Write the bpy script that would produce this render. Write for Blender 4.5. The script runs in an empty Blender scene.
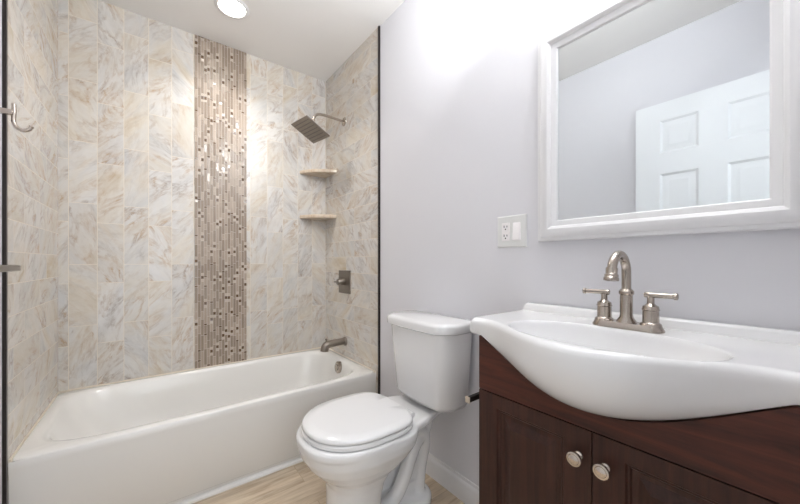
import bpy, bmesh, math, random
from math import sin, cos, pi, radians
from mathutils import Vector, Matrix
random.seed(7)
S = bpy.context.scene
COL = S.collection

# ------------------------------------------------------------------ dimensions
H = 1.0309                      # eye height
YB, XR, XL, ZC = 2.3551, 1.074, -0.38, 2.430
ZT, YT = 0.369, 1.635           # tub rim height, tub front
YF = -0.05                      # front wall (with the doorway)

# ------------------------------------------------------------------ camera, world, lights, exposure
cam = bpy.data.cameras.new('camera'); camo = bpy.data.objects.new('camera', cam); COL.objects.link(camo)
camo.location = (0, 0, H); camo.rotation_euler = (pi/2, 0, -0.6514)
cam.sensor_width = 36; cam.lens = 324.4/800*36; cam.shift_y = 9.87/800; cam.clip_start = 0.01
S.camera = camo
w = bpy.data.worlds.new('world'); S.world = w; w.use_nodes = True
bg = w.node_tree.nodes['Background']; bg.inputs[0].default_value = (0.90, 0.95, 1.0, 1); bg.inputs[1].default_value = 1.0

def area(name, loc, direction, sx, sy, power, col=(1, 1, 1), shape='RECTANGLE', spread=180):
    l = bpy.data.lights.new(name, 'AREA'); l.shape = shape; l.size = sx; l.size_y = sy; l.energy = power; l.color = col
    l.spread = radians(spread)
    o = bpy.data.objects.new(name, l); COL.objects.link(o); o.location = loc
    o.rotation_euler = Vector(direction).to_track_quat('-Z', 'Y').to_euler(); return o
area('hall_daylight', (0.06, -0.75, 1.25), (0, 1, 0.0), 0.75, 1.9, 9, (0.92, 0.97, 1.0))
def bulb(name, loc, power, col, rad):
    l = bpy.data.lights.new(name, 'POINT'); l.energy = power; l.color = col; l.shadow_soft_size = rad
    o = bpy.data.objects.new(name, l); COL.objects.link(o); o.location = loc
for y_ in (.12, .31, .50): bulb('vanity_light', (0.90, y_, 2.08), 1.8, (0.95, 0.98, 1.0), .05)
area('ceiling_fill', (0.80, 0.40, 2.16), (-.1, .75, 1), 0.12, 0.6, 17, (0.95, 0.98, 1.0))  # added upward fill that brightens the ceiling, not a fixture of the room
area('recessed_lamp', (0.347, 1.976, ZC-0.012), (0, 0, -1), 0.125, 0.125, 4.4, (1.0, 0.975, 0.94), 'DISK', 120)
S.view_settings.view_transform = 'Standard'; S.view_settings.look = 'None'
S.view_settings.gamma = 1; S.view_settings.use_curve_mapping = False
S.view_settings.exposure = 0.0

# ------------------------------------------------------------------ material helpers
def lin(c):
    return tuple((v/255/12.92 if v/255 <= .04045 else ((v/255+.055)/1.055)**2.4) for v in c) + (1,)
class NT:
    def __init__(s, name):
        s.m = bpy.data.materials.new(name); s.m.use_nodes = True
        s.t = s.m.node_tree; s.b = s.t.nodes['Principled BSDF']
    def n(s, typ, **kw):
        x = s.t.nodes.new(typ)
        for k, v in kw.items():
            if k.startswith('i_'):
                key = k[2:]; key = int(key) if key.isdigit() else key
                x.inputs[key].default_value = v
            else: setattr(x, k, v)
        return x
    def l(s, a, b): s.t.links.new(a, b)
    def math(s, op, a, b=None, clamp=False):
        x = s.n('ShaderNodeMath', operation=op, use_clamp=clamp)
        for i, v in enumerate((a, b)):
            if v is None: continue
            if isinstance(v, (int, float)): x.inputs[i].default_value = v
            else: s.l(v, x.inputs[i])
        return x.outputs[0]
    def mix(s, fac, a, b, typ='MIX'):
        x = s.n('ShaderNodeMix', data_type='RGBA', blend_type=typ)
        for i, v in ((0, fac), (6, a), (7, b)):
            if isinstance(v, (int, float, tuple)): x.inputs[i].default_value = v
            else: s.l(v, x.inputs[i])
        return x.outputs[2]
    def ramp(s, fac, stops):
        x = s.n('ShaderNodeValToRGB'); e = x.color_ramp.elements
        while len(e) < len(stops): e.new(0.5)
        for q, (p, c) in zip(e, stops): q.position = p; q.color = c
        s.l(fac, x.inputs[0]); return x.outputs[0]

def plain(name, c, rough=.5, metal=0, var=.03, scale=6, bump=0, bscale=200, coat=0, stretch=None):
    k = NT(name); c = lin(c)
    tc = k.n('ShaderNodeTexCoord'); v = tc.outputs['Object']
    if stretch:
        mp = k.n('ShaderNodeMapping'); mp.inputs['Scale'].default_value = stretch; k.l(v, mp.inputs[0]); v = mp.outputs[0]
    no = k.n('ShaderNodeTexNoise', i_Scale=scale, i_Detail=4.0); k.l(v, no.inputs['Vector'])
    lo = tuple(x*(1-var) for x in c[:3])+(1,); hi = tuple(min(1, x*(1+var)) for x in c[:3])+(1,)
    k.l(k.mix(no.outputs[0], lo, hi), k.b.inputs['Base Color'])
    k.b.inputs['Roughness'].default_value = rough; k.b.inputs['Metallic'].default_value = metal
    if coat: k.b.inputs['Coat Weight'].default_value = coat; k.b.inputs['Coat Roughness'].default_value = .05
    if bump:
        nb = k.n('ShaderNodeTexNoise', i_Scale=bscale, i_Detail=3.0); k.l(v, nb.inputs['Vector'])
        bp = k.n('ShaderNodeBump', i_Strength=bump, i_Distance=.002); k.l(nb.outputs[0], bp.inputs['Height'])
        k.l(bp.outputs[0], k.b.inputs['Normal'])
    return k.m

def marble(name, uaxis, vaxis, uoff=0, voff=0, tiles=True, tl=.318, th=.1085, offset=.36, tintc=None):
    k = NT(name)
    geo = k.n('ShaderNodeTexCoord'); sp = k.n('ShaderNodeSeparateXYZ'); k.l(geo.outputs['Object'], sp.inputs[0])
    u = k.math('ADD', sp.outputs[uaxis], uoff); v = k.math('ADD', sp.outputs[vaxis], voff)
    cm = k.n('ShaderNodeCombineXYZ'); k.l(u, cm.inputs[0]); k.l(v, cm.inputs[1])
    br = k.n('ShaderNodeTexBrick', offset=offset, offset_frequency=2, squash=1.0)
    br.inputs['Scale'].default_value = 1.0; br.inputs['Mortar Size'].default_value = .0014
    br.inputs['Mortar Smooth'].default_value = .3; br.inputs['Bias'].default_value = 0
    br.inputs['Brick Width'].default_value = tl; br.inputs['Row Height'].default_value = th
    br.inputs['Color1'].default_value = (0, 0, 0, 1); br.inputs['Color2'].default_value = (1, 1, 1, 1); br.inputs['Mortar'].default_value = (.5, .5, .5, 1)
    k.l(cm.outputs[0], br.inputs['Vector'])
    r = br.outputs['Color'] if tiles else None
    rs = k.n('ShaderNodeSeparateColor'); k.l(br.outputs['Color'], rs.inputs[0]); rv = rs.outputs[0]
    # per tile shift so that veins break at the joints
    off = k.math('MULTIPLY', rv, 37.0 if tiles else 0.0)
    flip = k.math('SUBTRACT', k.math('MULTIPLY', k.math('GREATER_THAN', k.math('FRACT', k.math('MULTIPLY', rv, 7.3)), .35 if tiles else -1), 2.0), 1.0)
    vf = k.math('MULTIPLY', v, flip)
    ang = k.math('ADD', k.math('MULTIPLY', k.math('FRACT', k.math('MULTIPLY', rv, 13.7)), .65 if tiles else 0.0), .25)
    ca, sa = k.math('COSINE', ang), k.math('SINE', ang)
    a = k.math('ADD', k.math('MULTIPLY', u, ca), k.math('MULTIPLY', vf, sa))
    b = k.math('SUBTRACT', k.math('MULTIPLY', vf, ca), k.math('MULTIPLY', u, sa))
    c2 = k.n('ShaderNodeCombineXYZ')
    k.l(k.math('MULTIPLY', a, 3.0), c2.inputs[0]); k.l(k.math('MULTIPLY', b, 7.5), c2.inputs[1]); k.l(off, c2.inputs[2])
    def noise(scale, det, dist, rough=.55):
        x = k.n('ShaderNodeTexNoise', i_Scale=scale, i_Detail=det, i_Distortion=dist, i_Roughness=rough)
        k.l(c2.outputs[0], x.inputs['Vector']); return x.outputs[0]
    n1 = noise(.8, 7, .7, .62); n2 = noise(1.1, 8, 1.5, .66); n5 = noise(3.2, 8, .8, .72); n3 = noise(.6, 3, .3); n4 = noise(4.0, 6, .6, .65)
    cloud = k.ramp(n1, [(.28, lin((200, 201, 202))), (.44, lin((220, 217, 212))), (.57, lin((222, 215, 203))), (.70, lin((206, 192, 168)))])
    cool = k.ramp(n3, [(.38, (0, 0, 0, 1)), (.62, (1, 1, 1, 1))])
    cloud = k.mix(k.math('MULTIPLY', cool, .55), cloud, lin((220, 219, 219)))
    dv = k.math('ABSOLUTE', k.math('SUBTRACT', n2, .5))
    vein = k.ramp(dv, [(.0, (1, 1, 1, 1)), (.02, (.6, .6, .6, 1)), (.075, (0, 0, 0, 1))])
    gate = k.ramp(n3, [(.42, (0, 0, 0, 1)), (.6, (1, 1, 1, 1))])
    gate2 = k.ramp(n4, [(.38, (.1, .1, .1, 1)), (.62, (1, 1, 1, 1))])
    vm = k.math('MULTIPLY', k.math('MULTIPLY', vein, gate2), k.math('ADD', k.math('MULTIPLY', gate, .62), .26))
    vcol = k.ramp(n1, [(.4, lin((152, 136, 124))), (.55, lin((182, 148, 108)))])
    colr = k.mix(vm, cloud, vcol)
    spk = k.ramp(n4, [(.25, (.94, .93, .92, 1)), (.6, (1, 1, 1, 1))])
    colr = k.mix(.8, colr, spk, 'MULTIPLY')
    colr = k.mix(.6, colr, k.ramp(n5, [(.30, (.80, .775, .75, 1)), (.46, (.97, .96, .95, 1)), (.60, (1.03, 1.03, 1.03, 1))]), 'MULTIPLY')
    if tintc: colr = k.mix(1.0, colr, tintc, 'MULTIPLY')
    if tiles:
        tint = k.ramp(rv, [(0, (.96, .94, .905, 1)), (.3, (.89, .88, .87, 1)), (.55, (.98, .975, .97, 1)), (.8, (.91, .91, .91, 1)), (1, (.98, .965, .94, 1))])
        colr = k.mix(1.0, colr, tint, 'MULTIPLY')
        colr = k.mix(k.math('MULTIPLY', br.outputs['Fac'], .85), colr, lin((232, 222, 206)))
        bp = k.n('ShaderNodeBump', i_Strength=.35, i_Distance=.002); k.l(k.math('SUBTRACT', 1.0, br.outputs['Fac']), bp.inputs['Height'])
        k.l(bp.outputs[0], k.b.inputs['Normal'])
    k.l(colr, k.b.inputs['Base Color']); k.b.inputs['Roughness'].default_value = .26
    return k.m

def planks(name):
    k = NT(name)
    tc = k.n('ShaderNodeTexCoord')
    br = k.n('ShaderNodeTexBrick', offset=.37, offset_frequency=2)
    for a, b in (('Scale', 1.0), ('Mortar Size', .0016), ('Mortar Smooth', .2), ('Brick Width', .9), ('Row Height', .148)): br.inputs[a].default_value = b
    br.inputs['Color1'].default_value = (0, 0, 0, 1); br.inputs['Color2'].default_value = (1, 1, 1, 1)
    k.l(tc.outputs['Object'], br.inputs['Vector'])
    rs = k.n('ShaderNodeSeparateColor'); k.l(br.outputs['Color'], rs.inputs[0]); rv = rs.outputs[0]
    mp = k.n('ShaderNodeMapping'); mp.inputs['Scale'].default_value = (2.2, 16, 1); k.l(tc.outputs['Object'], mp.inputs[0])
    sp = k.n('ShaderNodeSeparateXYZ'); k.l(mp.outputs[0], sp.inputs[0])
    cm = k.n('ShaderNodeCombineXYZ'); k.l(sp.outputs[0], cm.inputs[0]); k.l(sp.outputs[1], cm.inputs[1]); k.l(k.math('MULTIPLY', rv, 29), cm.inputs[2])
    n1 = k.n('ShaderNodeTexNoise', i_Scale=1.0, i_Detail=6.0, i_Distortion=1.2, i_Roughness=.6); k.l(cm.outputs[0], n1.inputs[0])
    n2 = k.n('ShaderNodeTexNoise', i_Scale=3.5, i_Detail=5.0, i_Distortion=.6); k.l(cm.outputs[0], n2.inputs[0])
    c = k.ramp(n1.outputs[0], [(.3, lin((158, 136, 112))), (.5, lin((204, 186, 162))), (.68, lin((224, 210, 190)))])
    c = k.mix(.35, c, k.ramp(n2.outputs[0], [(.35, lin((176, 155, 130))), (.6, lin((228, 214, 194)))]))
    c = k.mix(1.0, c, k.ramp(rv, [(0, (.82, .8, .78, 1)), (1, (1.05, 1.03, 1, 1))]), 'MULTIPLY')
    c = k.mix(k.math('MULTIPLY', br.outputs['Fac'], .8), c, lin((176, 156, 130)))
    k.l(c, k.b.inputs['Base Color']); k.b.inputs['Roughness'].default_value = .38
    return k.m

def wood(name, c0, c1, stretch):
    k = NT(name); tc = k.n('ShaderNodeTexCoord')
    mp = k.n('ShaderNodeMapping'); mp.inputs['Scale'].default_value = stretch; k.l(tc.outputs['Object'], mp.inputs[0])
    n1 = k.n('ShaderNodeTexNoise', i_Scale=1.0, i_Detail=7.0, i_Distortion=1.0, i_Roughness=.65); k.l(mp.outputs[0], n1.inputs[0])
    n2 = k.n('ShaderNodeTexNoise', i_Scale=3.0, i_Detail=3.0); k.l(tc.outputs['Object'], n2.inputs[0])
    c = k.ramp(n1.outputs[0], [(.3, lin(c0)), (.7, lin(c1))])
    c = k.mix(.6, c, k.ramp(n2.outputs[0], [(.35, (.75, .72, .7, 1)), (.65, (1.1, 1.05, 1.02, 1))]), 'MULTIPLY')
    k.l(c, k.b.inputs['Base Color']); k.b.inputs['Roughness'].default_value = .42; k.b.inputs['Specular IOR Level'].default_value = .3
    k.b.inputs['Coat Weight'].default_value = .08; k.b.inputs['Coat Roughness'].default_value = .2
    return k.m

def emit(name, c, s):
    k = NT(name); k.b.inputs['Base Color'].default_value = lin(c)
    k.b.inputs['Emission Color'].default_value = lin(c); k.b.inputs['Emission Strength'].default_value = s; return k.m

M = {}
M['wall'] = plain('wall_paint', (222, 221, 225), .6, 0, .012, 3, .04, 260)
M['ceil'] = plain('ceiling_paint', (242, 240, 238), .8, 0, .01, 3, .05, 220)
M['trimw'] = plain('white_trim_paint', (232, 231, 232), .32, 0, .01, 4)
M['marble_back'] = marble('marble_tile_back', 2, 0, .045, .5605, tl=.321, offset=.69)
M['marble_left'] = marble('marble_tile_left', 1, 2, .10, .02)
M['marble_right'] = marble('marble_tile_right', 1, 2, .21, .02)
M['marble_slab'] = marble('marble_shelf_stone', 0, 1, 3.3, 1.1, False, tintc=(.97, .87, .76, 1))
M['grout'] = plain('mosaic_grout', (214, 204, 194), .7)
M['mos_a'] = plain('mosaic_taupe_glass', (146, 130, 115), .3, .0, .12, 30, coat=.12)
M['mos_b'] = plain('mosaic_greige_glass', (172, 156, 141), .34, .0, .12, 30, coat=.12)
M['mos_c'] = plain('mosaic_cream_stone', (200, 188, 176), .22, .0, .06, 30, coat=.4)
M['mos_d'] = plain('mosaic_brown_stone', (108, 86, 66), .2, .0, .3, 60, coat=.4)
M['floor'] = planks('wood_look_floor')
M['bronze'] = plain('dark_bronze_edge', (44, 38, 36), .4, .4, .1, 20)
M['tub'] = plain('white_tub_enamel', (236, 234, 230), .16, 0, .006, 4, coat=.3)
M['china'] = plain('white_vitreous_china', (234, 233, 233), .10, 0, .006, 4, coat=.4)
M['caulk'] = plain('cream_caulk', (222, 212, 196), .6, 0, .03, 30)
M['seat'] = plain('white_seat_plastic', (236, 235, 235), .18, 0, .006, 4)
M['nickel'] = plain('brushed_nickel', (176, 166, 156), .2, 1, .06, 40, .05, 500)
M['nickel_dark'] = plain('aged_nickel', (140, 132, 124), .3, 1, .08, 30, .05, 500)
M['knob'] = plain('polished_nickel_knob', (214, 204, 194), .25, 1, .04, 30)
M['black'] = plain('dark_void', (16, 14, 13), .6, 0, .1, 30)
M['rubber'] = plain('grey_rubber_nozzle', (104, 98, 93), .6, 0, .1, 60)
M['wood'] = wood('espresso_wood_rail', (50, 25, 18), (94, 51, 39), (45, 3, 40))
M['woodv'] = wood('espresso_wood_door', (46, 26, 21), (74, 44, 35), (45, 45, 3))
M['plate'] = plain('white_cover_plastic', (226, 226, 224), .35, 0, .01, 20)
M['cap'] = plain('beige_cap', (196, 182, 164), .6, 0, .03, 30)
M['rocker'] = plain('white_switch_plastic', (240, 236, 236), .3, 0, .01, 20)
M['door'] = plain('white_door_paint', (236, 238, 240), .45, 0, .008, 5)
M['lens'] = emit('lamp_lens', (255, 246, 232), 14)
k = NT('silvered_glass'); k.b.inputs['Metallic'].default_value = 1; k.b.inputs['Roughness'].default_value = 0.0
tc_ = k.n('ShaderNodeTexCoord'); nz_ = k.n('ShaderNodeTexNoise', i_Scale=2.0); k.l(tc_.outputs['Object'], nz_.inputs[0])
k.l(k.mix(nz_.outputs[0], (.745, .775, .785, 1), (.755, .785, .79, 1)), k.b.inputs['Base Color']); M['mirror'] = k.m

# ------------------------------------------------------------------ mesh helpers (world coordinates; obj() moves them into the parent's frame)
def new(): return bmesh.new()
def smooth_by_angle(me, deg=35):
    for p in me.polygons: p.use_smooth = True
    try: me.set_sharp_from_angle(angle=radians(deg))
    except Exception: pass
def wloc(o):
    v = Vector((0, 0, 0))
    while o is not None: v = v + Vector(o.location); o = o.parent
    return v
def obj(name, bm, mat, parent=None, base=None, smooth=35, bevel=0, seg=2):
    if isinstance(bm, bmesh.types.BMesh):
        bmesh.ops.remove_doubles(bm, verts=bm.verts, dist=1e-6)
        bmesh.ops.recalc_face_normals(bm, faces=bm.faces)
        me = bpy.data.meshes.new(name); bm.to_mesh(me); bm.free()
    else: me = bm
    me.name = name
    o = bpy.data.objects.new(name, me); COL.objects.link(o)
    b = Vector(base) if base else (wloc(parent) if parent else Vector((0, 0, 0)))
    me.transform(Matrix.Translation(-b))
    if parent: o.parent = parent; o.location = b - wloc(parent)
    else: o.location = b
    if smooth: smooth_by_angle(me, smooth)
    if mat is not None:
        for m in (mat if isinstance(mat, list) else [mat]): me.materials.append(m)
    if bevel:
        md = o.modifiers.new('edge', 'BEVEL'); md.width = bevel; md.segments = seg; md.limit_method = 'ANGLE'; md.angle_limit = radians(40)
        md.harden_normals = False
    return o
def thing(name, label, cat, loc, group=None):
    o = bpy.data.objects.new(name, None); COL.objects.link(o); o.location = loc; o.empty_display_size = .05
    o['label'] = label; o['category'] = cat
    if group: o['group'] = group
    return o
def tag(o, label, cat, group=None):
    o['label'] = label; o['category'] = cat
    if group: o['group'] = group
    return o
def struct(o): o['kind'] = 'structure'; return o

def box(bm, x0, x1, y0, y1, z0, z1):
    vs = [bm.verts.new(p) for p in ((x0,y0,z0),(x1,y0,z0),(x1,y1,z0),(x0,y1,z0),(x0,y0,z1),(x1,y0,z1),(x1,y1,z1),(x0,y1,z1))]
    fs = [bm.faces.new([vs[i] for i in q]) for q in ((3,2,1,0),(4,5,6,7),(0,1,5,4),(1,2,6,5),(2,3,7,6),(3,0,4,7))]
    return vs, fs
def loft(bm, rings, closed=True, cap0=True, cap1=True):
    R = [[bm.verts.new(p) for p in r] for r in rings]; n = len(R[0])
    for a, b in zip(R, R[1:]):
        for i in range(n if closed else n-1):
            j = (i+1) % n; bm.faces.new((a[i], a[j], b[j], b[i]))
    if cap0: bm.faces.new(list(reversed(R[0])))
    if cap1: bm.faces.new(R[-1])
    return R
def lathe(bm, prof, origin, axis=(0, 0, 1), n=32, cap=True):
    """prof: list of (radius, height along axis)"""
    q = Vector((0, 0, 1)).rotation_difference(Vector(axis).normalized()); O = Vector(origin)
    rings = [[O + q @ Vector((max(r, 1e-4)*cos(2*pi*i/n), max(r, 1e-4)*sin(2*pi*i/n), h)) for i in range(n)] for r, h in prof]
    return loft(bm, rings, True, cap, cap)
def tube(bm, pts, rad, n=16, cap=True):
    pts = [Vector(p) for p in pts]; rad = rad if isinstance(rad, (list, tuple)) else [rad]*len(pts)
    t0 = (pts[1]-pts[0]).normalized()
    up = Vector((0, 0, 1)) if abs(t0.z) < .9 else Vector((0, 1, 0))
    u = t0.cross(up).normalized(); rings = []
    for i, p in enumerate(pts):
        t = (pts[min(i+1, len(pts)-1)] - pts[max(i-1, 0)]).normalized()
        u = (u - t*u.dot(t)).normalized(); v = t.cross(u)
        rings.append([p + u*rad[i]*cos(2*pi*k/n) + v*rad[i]*sin(2*pi*k/n) for k in range(n)])
    return loft(bm, rings, True, cap, cap)
def catmull(pts, k=8):
    pts = [Vector(p) for p in pts]; out = []
    P = [pts[0]*2-pts[1]] + pts + [pts[-1]*2-pts[-2]]
    for i in range(1, len(P)-2):
        a, b, c, d = P[i-1:i+3]
        for j in range(k):
            t = j/k; out.append(.5*((2*b)+(c-a)*t+(2*a-5*b+4*c-d)*t*t+(3*b-a-3*c+d)*t**3))
    out.append(pts[-1]); return out
def rrect(cx, cy, hx, hy, r, z, n=6):
    out = []
    for sx, sy, a0 in ((1, 1, 0), (-1, 1, pi/2), (-1, -1, pi), (1, -1, 3*pi/2)):
        for i in range(n+1):
            a = a0 + pi/2*i/n
            out.append(Vector((cx+sx*(hx-r)+r*cos(a), cy+sy*(hy-r)+r*sin(a), z)))
    return out
def paneled(bm, f, u0, u1, v0, v1, thick, rects, prof):
    """slab with recessed/raised panels on its front; f(u,v,d) -> point, d = depth into the slab"""
    us = sorted({u0, u1, *[r[0] for r in rects], *[r[1] for r in rects]}); vs = sorted({v0, v1, *[r[2] for r in rects], *[r[3] for r in rects]})
    for a, b in zip(us, us[1:]):
        for c, d in zip(vs, vs[1:]):
            if any(r[0]-1e-6 <= a and b <= r[1]+1e-6 and r[2]-1e-6 <= c and d <= r[3]+1e-6 for r in rects): continue
            bm.faces.new([bm.verts.new(f(*p)) for p in ((a, c, 0), (b, c, 0), (b, d, 0), (a, d, 0))])
    for r in rects:
        rings = []
        for ins, dep in prof:
            rings.append([f(r[0]+ins, r[2]+ins, dep), f(r[1]-ins, r[2]+ins, dep), f(r[1]-ins, r[3]-ins, dep), f(r[0]+ins, r[3]-ins, dep)])
        loft(bm, rings, True, False, True)
    q = [(u0, v0), (u1, v0), (u1, v1), (u0, v1)]
    for i in range(4):
        a, b = q[i], q[(i+1) % 4]
        bm.faces.new([bm.verts.new(f(*p)) for p in ((*a, 0), (*b, 0), (*b, thick), (*a, thick))])
    bm.faces.new([bm.verts.new(f(*p, thick)) for p in q])
def voxel(bm, size, smooth_it=8, name='tmp'):
    me = bpy.data.meshes.new(name); bm.to_mesh(me); bm.free()
    o = bpy.data.objects.new(name, me); COL.objects.link(o)
    md = o.modifiers.new('r', 'REMESH'); md.mode = 'VOXEL'; md.voxel_size = size
    sm = o.modifiers.new('s', 'SMOOTH'); sm.factor = .5; sm.iterations = smooth_it
    dg = bpy.context.evaluated_depsgraph_get(); dg.update()
    res = bpy.data.meshes.new_from_object(o.evaluated_get(dg))
    bpy.data.objects.remove(o); bpy.data.meshes.remove(me); return res
def simple(name, mat, *b, parent=None, base=None, bevel=0, smooth=35):
    bm = new(); box(bm, *b); return obj(name, bm, mat, parent, base, smooth, bevel)

# ------------------------------------------------------------------ the setting
TY = 1.612                                    # front edge of the tiled alcove
struct(simple('floor', M['floor'], XL-.1, XR+.1, -1.6, YB+.1, -.05, 0, smooth=0))
struct(simple('ceiling', M['ceil'], XL-.1, XR+.1, YF-.1, YB+.1, ZC, ZC+.05, smooth=0))
struct(simple('wall_right', M['wall'], XR, XR+.1, YF-.1, YB+.1, 0, ZC, smooth=0))
struct(simple('wall_left', M['wall'], XL-.1, XL-.004, YF-.1, YB+.1, 0, ZC, smooth=0))
struct(simple('wall_back', M['marble_back'], XL-.1, XR+.1, YB, YB+.1, 0, ZC, smooth=0))
# tiled faces stand 10 mm proud of the plaster
struct(simple('wall_alcove_left', M['marble_left'], XL-.02, XL, TY, YB-.0005, 0, ZC-.0005, smooth=0))
struct(simple('wall_alcove_right', M['marble_right'], XR-.006, XR+.01, TY, YB-.0005, 0, ZC-.0005, smooth=0))
bm = new()                                    # front wall with the doorway the camera stands in
DX0, DX1, DZ = -.31, .43, 2.02
box(bm, XL-.1, DX0, YF-.1, YF, 0, ZC); box(bm, DX1, XR+.1, YF-.1, YF, 0, ZC); box(bm, DX0, DX1, YF-.1, YF, DZ, ZC)
struct(obj('wall_front', bm, M['wall'], smooth=0))
bm = new()                                    # door lining
box(bm, DX0, DX0+.015, YF-.1, YF, 0, DZ); box(bm, DX1-.015, DX1, YF-.1, YF, 0, DZ); box(bm, DX0, DX1, YF-.1, YF, DZ-.015, DZ)
struct(obj('trim_1', bm, M['trimw'], smooth=0))
# dark edge strips of the tile
struct(simple('trim_2', M['bronze'], XR-.011, XR, TY-.011, TY, 0, ZC-.001, smooth=0))
struct(simple('trim_3', M['bronze'], XL-.006, XL+.005, TY-.012, TY, 0, ZC-.001, smooth=0))
# baseboard
def baseboard(name, x, y0, y1, sgn):
    bm = new(); pr = [(0, 0), (.015, 0), (.015, .072), (.012, .083), (.007, .088), (.005, .1), (0, .1)]
    loft(bm, [[(x-sgn*d, y, z) for d, z in pr] for y in (y0, y1)]); return struct(obj(name, bm, M['trimw']))
baseboard('baseboard_right', XR, .63, TY-.012, 1)
baseboard('baseboard_left', XL-.004, YF, TY-.013, -1)

# mosaic strip, tile by tile
wb = bpy.data.objects['wall_back']
bm = new(); mx0, mx1, mz0, mz1 = .205, .501, .34, ZC-.001
box(bm, mx0, mx1, YB-.0035, YB+.001, mz0, mz1)
ncol = 18; cw = (mx1-mx0)/ncol; rnd = random.Random(3)
for c in range(ncol):
    z = mz0 - rnd.random()*.5; x0 = mx0+c*cw+.0011; x1 = mx0+(c+1)*cw-.0011
    seq = []
    while z < mz1:
        t = rnd.random()
        if not seq:
            seq = [(0, rnd.choice((.05, .075, .1)))]
            if t < .28: seq += [(2, .016), (3, .02), (2, .016)]
            elif t < .44: seq += [(3, .012)]
            elif t < .7: seq += [(1, rnd.choice((.035, .05)))]
        mi, L = seq.pop(0)
        a, b = max(z+.001, mz0), min(z+L-.001, mz1)
        if b-a > .004:
            vs, fs = box(bm, x0, x1, YB-.0055, YB-.003, a, b)
            j = rnd.uniform(-.0011, .0011); q = rnd.uniform(-.0006, .0006)
            vs[0].co.y += j+q; vs[1].co.y += j-q; vs[4].co.y += -j+q; vs[5].co.y += -j-q
            if mi == 0 and rnd.random() < .3: mi = 1
            for f in fs: f.material_index = mi+1
        z += L
obj('mosaic_strip', bm, [M['grout'], M['mos_a'], M['mos_b'], M['mos_c'], M['mos_d']], wb, smooth=0)

# recessed ceiling lamp
lt = thing('recessed_ceiling_light', 'round white recessed downlight glowing in the ceiling above the tub', 'ceiling light', (.347, 1.976, ZC))
bm = new(); lathe(bm, [(.066, 0), (.086, 0), (.087, -.003), (.082, -.007), (.069, -.008), (.066, -.004)], (.347, 1.976, ZC), n=48, cap=False); obj('trim_ring', bm, M['trimw'], lt)
bm = new(); lathe(bm, [(.068, -.001), (.068, -.004), (.05, -.0045)], (.347, 1.976, ZC), n=48); obj('lens', bm, M['lens'], lt)

# six-panel door standing open along the left wall
dr = thing('panel_door', 'white six-panel door standing open, seen in the mirror', 'door', (-.3375, .02, .01))
bm = new()
st = [(.141-.02+.02, .317), (.433, .609)]
rects = [(a, b, z0, z1) for a, b in ((.141, .317), (.433, .609)) for z0, z1 in ((1.685, 1.882), (.93, 1.561), (.24, .80))]
paneled(bm, lambda u, v, d: (-.32-d, u, v), .02, .731, .012, 1.99, .035, rects, [(0, 0), (.012, .009), (.022, .009), (.044, .002), (.046, .002)])
obj('leaf', bm, M['door'], dr, smooth=20)
bm = new(); lathe(bm, [(.032, 0), (.032, .004), (.012, .009), (.011, .026), (.024, .034), (.027, .045), (.02, .055), (.005, .058)], (-.32, .675, .95), (1, 0, 0)); obj('knob', bm, M['nickel'], dr)
for z in (.25, 1.05, 1.78):
    bm = new(); tube(bm, [(-.317, .016, z-.045), (-.317, .016, z+.045)], .006, 10); obj('hinge', bm, M['nickel'], dr)

# ------------------------------------------------------------------ bathtub
tb = thing('bathtub', 'white alcove bathtub below the marble tiled walls', 'bathtub', ((XL+XR)/2, (YT+YB)/2, 0))
X0, X1, Y0, Y1 = XL+.001, XR-.007, YT, YB-.008
bm = new()
def super_ring(cx, cy, hx, hy, z, e=4, n=96, skew=0):
    out = []
    for i in range(n):
        a = 2*pi*(i+.5)/n; ca, sa = cos(a), sin(a)
        r = (abs(ca)**e + abs(sa)**e)**(-1/e)
        out.append(Vector((cx+hx*r*ca, cy+hy*r*sa, z)))
    return out
def ring(xa, xb, ya, yb, z, e): return super_ring((xa+xb)/2, (ya+yb)/2, (xb-xa)/2, (yb-ya)/2, z, e)
ia, ib, ja, jb = X0+.055, X1-.062, Y0+.058, Y1-.036
rings = [ring(X0, X1, Y0, Y1, ZT-.008, 60), ring(X0+.001, X1-.001, Y0+.001, Y1-.001, ZT-.002, 60), ring(X0+.006, X1-.004, Y0+.005, Y1-.004, ZT+.001, 60)]
rings += [ring(ia-.016, ib+.016, ja-.016, jb+.012, ZT+.001, 7), ring(ia-.006, ib+.006, ja-.006, jb+.004, ZT-.004, 6),
          ring(ia+.002, ib-.002, ja+.001, jb-.002, ZT-.018, 5.5), ring(ia+.03, ib-.012, ja+.012, jb-.012, ZT-.08, 5),
          ring(ia+.09, ib-.028, ja+.028, jb-.028, ZT-.17, 4.5), ring(ia+.16, ib-.05, ja+.045, jb-.045, ZT-.25, 4),
          ring(ia+.21, ib-.08, ja+.07, jb-.07, ZT-.285, 4), ring(ia+.30, ib-.16, ja+.13, jb-.13, ZT-.295, 3)]
loft(bm, rings, True, False, True)
obj('basin', bm, M['tub'], tb, smooth=50)
bm = new()                                       # apron with rolled lip and base flange
pr = [(YT+.003, ZT-.003), (YT, ZT-.008), (YT, ZT-.03), (YT+.004, ZT-.06), (YT+.005, .040), (YT+.008, .036), (YT+.018, .033), (YT+.020, .015), (YT+.006, .013), (YT+.003, .010), (YT+.003, 0), (YT+.05, 0), (YT+.05, ZT-.02)]
loft(bm, [[(x, y, z) for y, z in pr] for x in (X0, X1)])
obj('apron', bm, M['tub'], tb, smooth=40)
bm = new(); q = ((-.985, 0, .17))
lathe(bm, [(.039, -.01), (.039, .012), (.034, .016), (.020, .017), (.019, .022), (.014, .023), (.003, .0235)], (.998, 1.985, .322), (-1, 0, .12)); obj('overflow_plate', bm, M['nickel'], tb)

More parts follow.
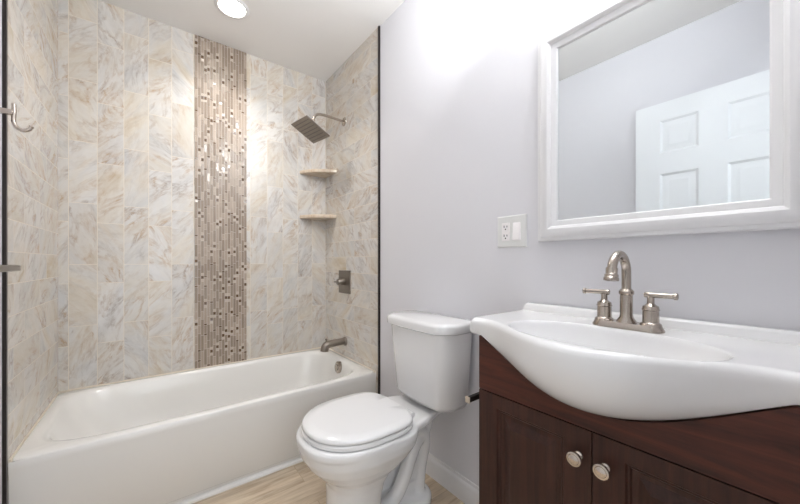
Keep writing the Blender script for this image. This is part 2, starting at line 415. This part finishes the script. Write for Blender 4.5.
# caulk bead where the tub meets the tile
bm = new()
box(bm, XL, XL+.006, YT+.004, YB, ZT-.02, ZT+.006); box(bm, XL, XR-.006, YB-.0125, YB, ZT-.02, ZT+.006); box(bm, XR-.012, XR-.006, YT+.004, YB, ZT-.02, ZT+.006)
struct(obj('trim_4', bm, M['caulk'], smooth=0))
# tub spout
sp_ = thing('tub_spout', 'nickel tub spout on the tiled wall just above the tub', 'faucet', (XR-.006, 2.03, .478))
bm = new(); lathe(bm, [(.031, 0), (.031, .006), (.029, .010), (.026, .012)], (XR-.006, 2.03, .478), (-1, 0, 0)); obj('flange', bm, M['nickel_dark'], sp_)
bm = new(); pth = [(1.06, 2.03, .480), (1.0, 2.03, .479), (.95, 2.03, .476), (.928, 2.03, .470), (.916, 2.03, .456), (.913, 2.03, .434)]
pp = catmull(pth, 6); tube(bm, pp, [.0235+.004*i/len(pp) for i in range(len(pp))], 20); obj('spout', bm, M['nickel_dark'], sp_)
bm = new(); lathe(bm, [(.004, 0), (.004, .014), (.007, .016), (.008, .022), (.006, .026), (.001, .027)], (.926, 2.03, .490)); obj('diverter_knob', bm, M['nickel_dark'], sp_)

# shower valve
vl = thing('shower_valve', 'square nickel shower valve trim on the right tiled wall', 'shower valve', (XR-.006, 2.035, .892))
bm = new(); loft(bm, [[(XR-.006, *p) for p in ((1.953, .812), (2.117, .812), (2.117, .972), (1.953, .972))], [(XR-.012, *p) for p in ((1.953, .812), (2.117, .812), (2.117, .972), (1.953, .972))], [(XR-.015, *p) for p in ((1.957, .816), (2.113, .816), (2.113, .968), (1.957, .968))]])
obj('plate', bm, M['nickel_dark'], vl)
bm = new(); lathe(bm, [(.024, 0), (.024, .03), (.022, .034), (.022, .046), (.020, .049), (.004, .05)], (XR-.015, 2.035, .892), (-1, 0, 0)); obj('handle', bm, M['nickel_dark'], vl)
bm = new(); box(bm, 1.012, 1.036, 2.03, 2.10, .885, .899); obj('lever', bm, M['nickel_dark'], bpy.data.objects['handle'], bevel=.003)

# shower head on arm
sh = thing('rain_shower', 'square nickel rain shower head on a curved wall arm', 'shower head', (XR-.006, 2.046, 2.013))
bm = new(); lathe(bm, [(.03, 0), (.029, .004), (.02, .008), (.011, .012)], (XR-.006, 2.046, 2.013), (-1, 0, 0)); obj('flange', bm, M['nickel'], sh)
th, ph = radians(25), radians(10)
bx_ = Vector((cos(th)*cos(ph), cos(th)*sin(ph), -sin(th))); ax_ = Vector((-sin(ph), cos(ph), 0)); nx_ = bx_.cross(ax_)   # points up
Cc = Vector((.82, 2.046, 1.89))
top = Cc + nx_*.045
bm = new(); tube(bm, catmull([(XR-.008, 2.046, 2.013), (1.0, 2.046, 2.016), (.92, 2.046, 2.018), (.875, 2.046, 2.012), (.848, 2.046, 1.985), tuple(top)], 8), .0085, 16); obj('arm', bm, M['nickel'], sh)
bm = new(); L2 = .094
def sq(h, d): return [Cc + bx_*a*h + ax_*b*h + nx_*d for a, b in ((-1, -1), (1, -1), (1, 1), (-1, 1))]
loft(bm, [sq(L2-.002, -.001), sq(L2, .001), sq(L2, .008), sq(L2-.003, .010)])
pl_ = obj('plate', bm, M['nickel_dark'], sh)
bm = new(); lathe(bm, [(.026, .009), (.024, .016), (.014, .022), (.014, .034), (.012, .046)], Cc, nx_); obj('swivel', bm, M['nickel'], sh)
bm = new()
for i in range(7):
    c = -.072+.024*i
    a0, a1 = Cc+bx_*(c-.0035)-ax_*.082, Cc+bx_*(c+.0035)+ax_*.082
    loft(bm, [[Cc+bx_*(c+s*.0022)+ax_*t-nx_*d for s, t in ((-1, -.082), (1, -.082), (1, .082), (-1, .082))] for d in (.0, .0025)])
obj('nozzle_strip', bm, M['rubber'], pl_)

# corner shelves
def shelf(z, label):
    bm = new(); cx, cy = XR-.006, YB
    R = [(0, 0), (-.205, 0)]
    for i in range(1, 13):
        t = i/13; p0, p1, p2 = Vector((-.205, 0)), Vector((-.152, -.145)), Vector((0, -.190)); p = p0*(1-t)**2+p1*2*t*(1-t)+p2*t*t; R.append((p.x, p.y))
    R.append((0, -.190))
    def rg(s, zz): return [(cx+x*s-.0005, cy+y*s-.0005, zz) for x, y in R]
    loft(bm, [rg(.965, z-.012), rg(1, z-.008), rg(1, z+.008), rg(.975, z+.013)])
    o = obj('corner_shelf', bm, M['marble_slab'], base=(XR-.06, YB-.06, z), smooth=30); tag(o, label, 'shelf', 'stone shelves in the shower corner')
shelf(1.692, 'beige stone corner shelf under the shower head, the upper of two')
shelf(1.362, 'beige stone corner shelf, the lower of two')

# ------------------------------------------------------------------ hook and towel bar on the left wall
XW = XL-.004
hk = thing('robe_hook', 'curved nickel robe hook on the left wall beside the tile edge', 'hook', (XW, 1.50, 1.485))
bm = new(); lathe(bm, [(.026, 0), (.026, .005), (.02, .008)], (XW, 1.50, 1.485), (1, 0, 0)); obj('wall_plate', bm, M['nickel'], hk)
bm = new(); box(bm, XW+.006, -.337, 1.492, 1.508, 1.477, 1.493); obj('post', bm, M['nickel'], hk, bevel=.002)
bm = new(); hp = catmull([(-.337, 1.50, 1.512), (-.336, 1.50, 1.485), (-.337, 1.50, 1.46), (-.331, 1.50, 1.443), (-.318, 1.50, 1.436), (-.306, 1.50, 1.441), (-.300, 1.50, 1.452)], 6)
tube(bm, hp, [.0055]*(len(hp)-6)+[.0055, .005, .0048, .005, .006, .0065], 12); obj('hook', bm, M['nickel'], hk)
tw = thing('towel_bar', 'square nickel towel bar on the left wall at the frame edge', 'towel bar', (XW, 1.2, 1.012))
bm = new(); box(bm, -.342, -.322, .93, 1.50, 1.003, 1.021); obj('bar', bm, M['nickel_dark'], tw, bevel=.002)
for y in (.96, 1.465):
    bm = new(); box(bm, XW, -.332, y-.010, y+.010, 1.002, 1.022); box(bm, XW, XW+.007, y-.022, y+.022, .99, 1.034); obj('post', bm, M['nickel_dark'], tw, bevel=.002)

# ------------------------------------------------------------------ toilet
YC = 1.105
tl = thing('toilet', 'white two-piece toilet with closed lid between tub and vanity', 'toilet', (.75, YC, 0))
def egg(xa, xb, hw, z, n=64, front=2.15, back=4.0, wid=.53):
    xm = xa + (xb-xa)*wid; out = []
    for i in range(n):
        a = 2*pi*i/n; ca, sa = cos(a), sin(a)
        e, hx = (back, xb-xm) if ca > 0 else (front, xm-xa)
        x = xm + hx*math.copysign(abs(ca)**(2/e), ca); y = YC + hw*math.copysign(abs(sa)**(2/e), sa)
        out.append(Vector((x, y, z)))
    return out
def deck(z, k=0):
    pts = [(.408, 0)] ; half = [(.412, .05), (.43, .098), (.465, .142), (.52, .173), (.60, .190), (.68, .188), (.76, .172), (.83, .150), (.90, .132), (.97, .106), (1.02, .095), (1.035, .08)]
    half = [(x+k*(.6-x)*.25, max(.01, h_-k*.03)) for x, h_ in half]
    c = catmull([(x, h_, 0) for x, h_ in [(half[0][0]-.004, 0)]+half], 4)
    up = [Vector((p.x, YC+p.y, z)) for p in c]; dn = [Vector((p.x, YC-p.y, z)) for p in reversed(c[1:])]
    return up+dn
bm = new()
loft(bm, [deck(.350, 1.0), deck(.360, .5), deck(.376, 0), deck(.396, 0), deck(.403, .15)])
loft(bm, [egg(.410, .84, .189, .392), egg(.408, .84, .191, .37), egg(.416, .83, .187, .34), egg(.436, .80, .172, .305), egg(.466, .77, .148, .27), egg(.50, .735, .124, .24),
          egg(.515, .71, .114, .205), egg(.517, .70, .109, .16), egg(.517, .695, .106, .10), egg(.513, .70, .108, .05), egg(.507, .72, .112, 0)])
# trapway
for dy in (-.06, .06):
    tp = catmull([(.66, YC+dy, .085), (.72, YC+dy, .075), (.775, YC+dy, .095), (.815, YC+dy, .15), (.845, YC+dy, .215), (.885, YC+dy*.9, .27), (.94, YC+dy*.8, .31), (.96, YC+dy*.7, .37)], 6)
    tube(bm, tp, .029, 16)
for dy in (-.056, .056):
    tube(bm, catmull([(.70, YC+dy*.9, .24), (.76, YC+dy, .295), (.83, YC+dy, .33), (.90, YC+dy, .32), (.935, YC+dy*.9, .26), (.925, YC+dy*.6, .14), (.915, YC+dy*.6, .03)], 6), .028, 16)
box(bm, .66, .945, YC-.045, YC+.045, .01, .10); box(bm, .87, .945, YC-.032, YC+.032, .01, .36); box(bm, .68, .90, YC-.02, YC+.02, .01, .38)
loft(bm, [rrect(.91, YC, .05, .05, .03, .28), rrect(.915, YC, .06, .058, .03, .33), rrect(.92, YC, .08, .075, .04, .38)])
loft(bm, [rrect(.755, YC, .225, .104, .09, 0, 10), rrect(.755, YC, .225, .104, .09, .03, 10), rrect(.755, YC, .215, .094, .08, .042, 10)])
me = voxel(bm, .0045, 5, 'bowl'); obj('bowl', me, M['china'], tl, smooth=60)
bm = new()
loft(bm, [egg(.428, .812, .181, .404), egg(.424, .814, .185, .408), egg(.424, .814, .185, .418), egg(.428, .812, .182, .422)]); st_ = obj('seat', bm, M['seat'], tl, smooth=40)
bm = new()
loft(bm, [egg(.430, .812, .180, .423), egg(.426, .814, .184, .427), egg(.426, .814, .184, .434), egg(.432, .810, .178, .4405), egg(.47, .81, .147, .4435), egg(.55, .75, .09, .445)]); obj('lid', bm, M['seat'], tl, smooth=60)
for dy in (-.075, .075):
    bm = new(); tube(bm, [(.834, YC+dy-.022, .414), (.834, YC+dy+.022, .414)], .0105, 14); obj('hinge', bm, M['seat'], st_)
# tank
def tank_ring(xf, xb, hw, z, bow, cut):
    out = []
    n = 20
    for i in range(n+1):       # front, bowed, from +Y to -Y
        s = 1-2*i/n; y = hw*s*(1-.0); a = abs(s)
        x = xf + bow*(a**2.2) + cut*max(0, (a-.72)/.28)**2
        out.append(Vector((x, YC-.034+y, z)))
    out += [Vector((xb-.02, YC-.034-hw, z)), Vector((xb, YC-.034-hw+.02, z)), Vector((xb, YC-.034+hw-.02, z)), Vector((xb-.02, YC-.034+hw, z))]
    return out
bm = new()
loft(bm, [tank_ring(.93, 1.045, .13, .420, .012, .045), tank_ring(.905, 1.05, .163, .427, .014, .05), tank_ring(.892, 1.052, .176, .45, .015, .05), tank_ring(.872, 1.056, .196, .735, .016, .055), tank_ring(.872, 1.056, .196, .748, .016, .055)])
obj('tank', bm, M['china'], tl, smooth=50)
bm = new()
loft(bm, [tank_ring(.862, 1.060, .203, .745, .016, .058), tank_ring(.855, 1.062, .209, .750, .016, .058), tank_ring(.853, 1.062, .211, .776, .016, .058), tank_ring(.858, 1.060, .206, .785, .016, .058), tank_ring(.87, 1.05, .194, .789, .016, .058)])
obj('tank_lid', bm, M['china'], tl, smooth=50)

# ------------------------------------------------------------------ vanity
CY0, CY1, CYM, XC = 0.0, .627, .314, .775
vn = thing('vanity_cabinet', 'dark espresso two-door vanity cabinet under the white sink', 'cabinet', (.92, CYM, 0))
HW = .342
def ushape(y, w, p):
    u = min(1, abs(y-.324)/w); return max(0, .5*(1+cos(pi*u)))**p
def zbot(y): return .815 - .117*ushape(y, .298, .53)
def xfront(y): return .769 - .117*ushape(y, .285, .8)
bm = new()                                   # carcass: sides, back, bottom, toe kick
box(bm, XC+.02, 1.069, CY1-.018, CY1, 0, .808); box(bm, XC+.02, 1.069, CY0, CY0+.018, 0, .808)
box(bm, 1.057, 1.069, CY0+.018, CY1-.018, .06, .808); box(bm, XC+.02, 1.057, CY0+.018, CY1-.018, .09, .108)
box(bm, XC+.06, XC+.075, CY0+.018, CY1-.018, 0, .09)
obj('body', bm, M['wood'], vn, smooth=0)
bm = new()                                   # apron rail cut to the belly of the sink
n = 48; fr = []
for i in range(n+1):
    y = CY0 + (CY1-CY0)*i/n; fr.append((y, min(zbot(y)-.004, .812)))
A = [[bm.verts.new((x, y, z)) for y, z in fr] for x in (XC, XC+.02)]; B = [[bm.verts.new((x, y, .6555)) for y, z in fr] for x in (XC, XC+.02)]
for i in range(n):
    bm.faces.new((B[0][i], B[0][i+1], A[0][i+1], A[0][i])); bm.faces.new((B[1][i+1], B[1][i], A[1][i], A[1][i+1]))
    bm.faces.new((A[0][i], A[0][i+1], A[1][i+1], A[1][i])); bm.faces.new((B[0][i+1], B[0][i], B[1][i], B[1][i+1]))
for i in (0, n): bm.faces.new((A[0][i], A[1][i], B[1][i], B[0][i]))
obj('apron_rail', bm, M['wood'], vn, smooth=0)
def cab_door(y0, y1, knob_y):
    bm = new(); f = lambda u, v, d: (XC+d, u, v)
    paneled(bm, f, y0, y1, .095, .6525, .0195, [(y0+.062, y1-.062, .155, .6155)], [(0, 0), (.003, .005), (.007, .005), (.010, .009), (.017, .009), (.021, .010), (.043, .001), (.045, .001)])
    d = obj('door', bm, M['woodv'], vn, smooth=15)
    bm = new(); lathe(bm, [(.010, 0), (.009, .003), (.006, .006), (.006, .014), (.009, .018), (.0155, .021), (.0165, .024), (.0155, .027), (.0120, .0275), (.0112, .0262), (.0105, .0275), (.006, .0295), (.001, .030)], (XC, knob_y, .589), (-1, 0, 0), 36)
    obj('knob', bm, M['knob'], d, smooth=25)
cab_door(CYM+.0013, CY1, .342); cab_door(CY0, CYM-.0013, .2865)

sk = thing('vanity_sink', 'white one-piece vanity sink top with a bowed front', 'sink', (.92, CYM, .81))
bm = new(); ZS = .862; NY = 220; rows = []
def basin(x, y):
    r = (abs((x-.813)/.122)**2.1 + abs((y-.317)/.216)**2.1)**(1/2.1)
    if r >= 1.06: return 0
    d = .105*(1-min(1, r/1.0)**3.2)**.9
    edge = min(1, (1.06-r)/.12)
    return -.004*edge*edge - d
for i in range(NY+1):
    y = CYM-HW + 2*HW*i/NY; xf = xfront(y); zb = zbot(y); row = []
    e = abs(y-CYM)/HW
    edge = max(0, (e-.97)/.03); zt = ZS - .004*edge**2; 
    row += [(1.060, y, zb), (1.060, y, zt)] if False else [(1.062, y, ZS-.045), (1.062, y, zt)]
    for j in range(1, 129):
        t = j/128; x = 1.062 + (xf+.017-1.062)*t
        row.append((x, y, zt + basin(x, y)))
    R = .017
    for a in (20, 40, 60, 80): row.append((xf+R*(1-sin(radians(a))), y, zt+basin(xf+R*(1-sin(radians(a))), y) - R*(1-cos(radians(a)))))
    # belly of the skirt
    ztop = zt-R; xb = XC-.001
    D = max(0, xb-xf)
    for j in range(1, 15):
        t = j/14; a = t*pi/2
        row.append((xf + D*(1-cos(a))**1.15*1.0, y, ztop + (zb-ztop)*(.32*t + .68*sin(a)**1.0)))
    row.append((xb, y, zb))
    row.append((xb+.019, y, zb)); row.append((xb+.028, y, max(zb+.001, .813 if (y < .03 or y > .597) else .79)))
    rows.append(row)
R_ = [[bm.verts.new(p) for p in r] for r in rows]
for a, b in zip(R_, R_[1:]):
    for i in range(len(a)):
        j = (i+1) % len(a); bm.faces.new((a[i], a[j], b[j], b[i]))
bm.faces.new(R_[0]); bm.faces.new(list(reversed(R_[-1])))
obj('basin', bm, M['china'], sk, smooth=70)
bm = new(); pr = [(1.069, .860), (1.069, .886), (1.060, .888), (1.050, .886), (1.046, .880), (1.044, .870), (1.038, .862), (1.038, .858)]
ys = [CYM-HW+.004, CYM-HW+.008, CYM-HW+.02, CYM+HW-.02, CYM+HW-.008, CYM+HW-.004]; hs = [.3, .8, 1, 1, .8, .3]
loft(bm, [[(x, y, .858+(z-.858)*h_) for x, z in pr] for y, h_ in zip(ys, hs)]); obj('backsplash_lip', bm, M['china'], sk, smooth=50)
bm = new(); lathe(bm, [(.022, 0), (.022, .002), (.016, .004), (.002, .003)], (.80, CYM, ZS-.1155)); obj('drain', bm, M['nickel'], sk)

# faucet
FX, FY, FZ = .964, .309, .8623
fc = thing('sink_faucet', 'brushed nickel two-handle gooseneck faucet on the sink', 'faucet', (FX, FY, FZ))
bm = new()
def stad(hx, hy, z): return rrect(FX, FY, hx, hy, hx-.0005, z, 8)
loft(bm, [stad(.028, .0785, FZ), stad(.028, .0785, FZ+.004), stad(.0245, .074, FZ+.012), stad(.023, .072, FZ+.015)]); obj('base_plate', bm, M['nickel'], fc)
bm = new(); lathe(bm, [(.0225, .014), (.021, .019), (.0150, .028), (.0140, .036), (.0140, .084), (.0165, .087), (.0165, .094), (.0140, .097), (.0115, .100)], (FX, FY, FZ)); obj('spout_base', bm, M['nickel'], fc)
bm = new(); g = [(FX, FY, FZ+.09), (FX, FY, FZ+.13)]
for i in range(1, 13):
    a = pi*i/13*1.06; g.append((FX-.0475+.0475*cos(a), FY, FZ+.139+.0475*sin(a)))
pth = catmull(g, 4); tube(bm, pth, .0105, 18); sp2 = obj('spout', bm, M['nickel'], fc, smooth=60)
e0 = Vector(pth[-1]); dd = (Vector(pth[-1])-Vector(pth[-3])).normalized()
bm = new(); lathe(bm, [(.0125, -.012), (.0125, .002), (.0145, .004), (.0145, .010), (.0160, .012), (.0160, .018), (.012, .019)], e0, dd); obj('aerator', bm, M['nickel'], fc)
for sgn in (1, -1):
    hy = FY+sgn*.051
    bm = new(); lathe(bm, [(.0225, .014), (.0215, .018), (.0170, .022), (.0165, .050), (.0185, .052), (.0170, .055), (.0160, .061), (.010, .0645), (.0075, .068), (.0075, .084)], (FX, hy, FZ)); hb = obj('handle', bm, M['nickel'], fc)
    bm = new(); lathe(bm, [(.0066, -.012), (.0075, -.009), (.0064, .0), (.0062, .036), (.0060, .044), (.0084, .046), (.0084, .051), (.006, .0525)], (FX, hy, FZ+.088), (-.05, sgn, 0.0), 20); obj('lever', bm, M['nickel'], hb)

# toilet paper holder on the side of the cabinet
tp_ = thing('toilet_paper_holder', 'dark bronze toilet paper holder arm beside the vanity', 'toilet paper holder', (.90, CY1, .605))
bm = new(); box(bm, .88, .92, CY1-.0008, CY1+.007, .585, .625); obj('wall_plate', bm, M['bronze'], tp_, bevel=.002)
bm = new(); box(bm, .89, .91, CY1+.005, CY1+.05, .597, .613); box(bm, .775, .91, CY1+.036, CY1+.05, .597, .613); obj('arm', bm, M['bronze'], tp_, bevel=.002)
bm = new(); box(bm, .7715, .7755, CY1+.034, CY1+.052, .595, .615); o = obj('end_cap', bm, M['cap'], tp_, bevel=.002); o['label'] = 'pale end cap'

# ------------------------------------------------------------------ mirror
mr = thing('wall_mirror', 'wide-framed white rectangular mirror on the wall above the sink', 'mirror', (XR, .30, 1.104))
my0, my1, mz0_, mz1_ = .006, .601, 1.101, 1.799
bm = new()
prof = [(0, 0), (0, .020), (.003, .024), (.013, .025), (.016, .029), (.030, .034), (.046, .034), (.055, .029), (.058, .024), (.068, .022), (.077, .020), (.081, .016), (.081, .006)]
loft(bm, [[(XR-d, my0+i, mz0_+i), (XR-d, my1-i, mz0_+i), (XR-d, my1-i, mz1_-i), (XR-d, my0+i, mz1_-i)] for i, d in [(i*.83, d*.9) for i, d in prof]], True, False, False)
obj('frame', bm, M['trimw'], mr, smooth=25)
bm = new(); box(bm, XR-.012, XR-.001, my0+.062, my1-.062, mz0_+.062, mz1_-.062); o = obj('mirror_glass', bm, M['mirror'], mr, smooth=0)

# outlet and switch plate
op = thing('outlet_switch_plate', 'white two-gang wall plate with outlet and rocker switch', 'wall plate', (XR, .714, 1.145))
py0, py1, pz0, pz1 = .652, .776, 1.085, 1.205; pc = .714
bm = new(); loft(bm, [[(XR-d, py0+i, pz0+i), (XR-d, py1-i, pz0+i), (XR-d, py1-i, pz1-i), (XR-d, py0+i, pz1-i)] for i, d in ((0, 0), (0, .003), (.004, .006))], True); obj('cover_plate', bm, M['plate'], op)
bm = new(); box(bm, XR-.0075, XR-.005, .720, .754, 1.110, 1.178); rc = obj('outlet', bm, M['rocker'], op, bevel=.001)
bm = new()
for zz in (1.127, 1.161):
    box(bm, XR-.0080, XR-.0070, .742, .745, zz-.001, zz+.008); box(bm, XR-.0080, XR-.0070, .7295, .7325, zz, zz+.007); box(bm, XR-.0080, XR-.0070, .735, .740, zz-.009, zz-.004)
obj('outlet_slots', bm, M['black'], rc, smooth=0)
bm = new(); loft(bm, [[(XR-.005, y, z) for y, z in ((.674, 1.110), (.708, 1.110), (.708, 1.178), (.674, 1.178))], [(XR-.0105, .676, 1.112), (XR-.0105, .706, 1.112), (XR-.0065, .706, 1.176), (XR-.0065, .676, 1.176)]]); obj('rocker_switch', bm, M['rocker'], op)
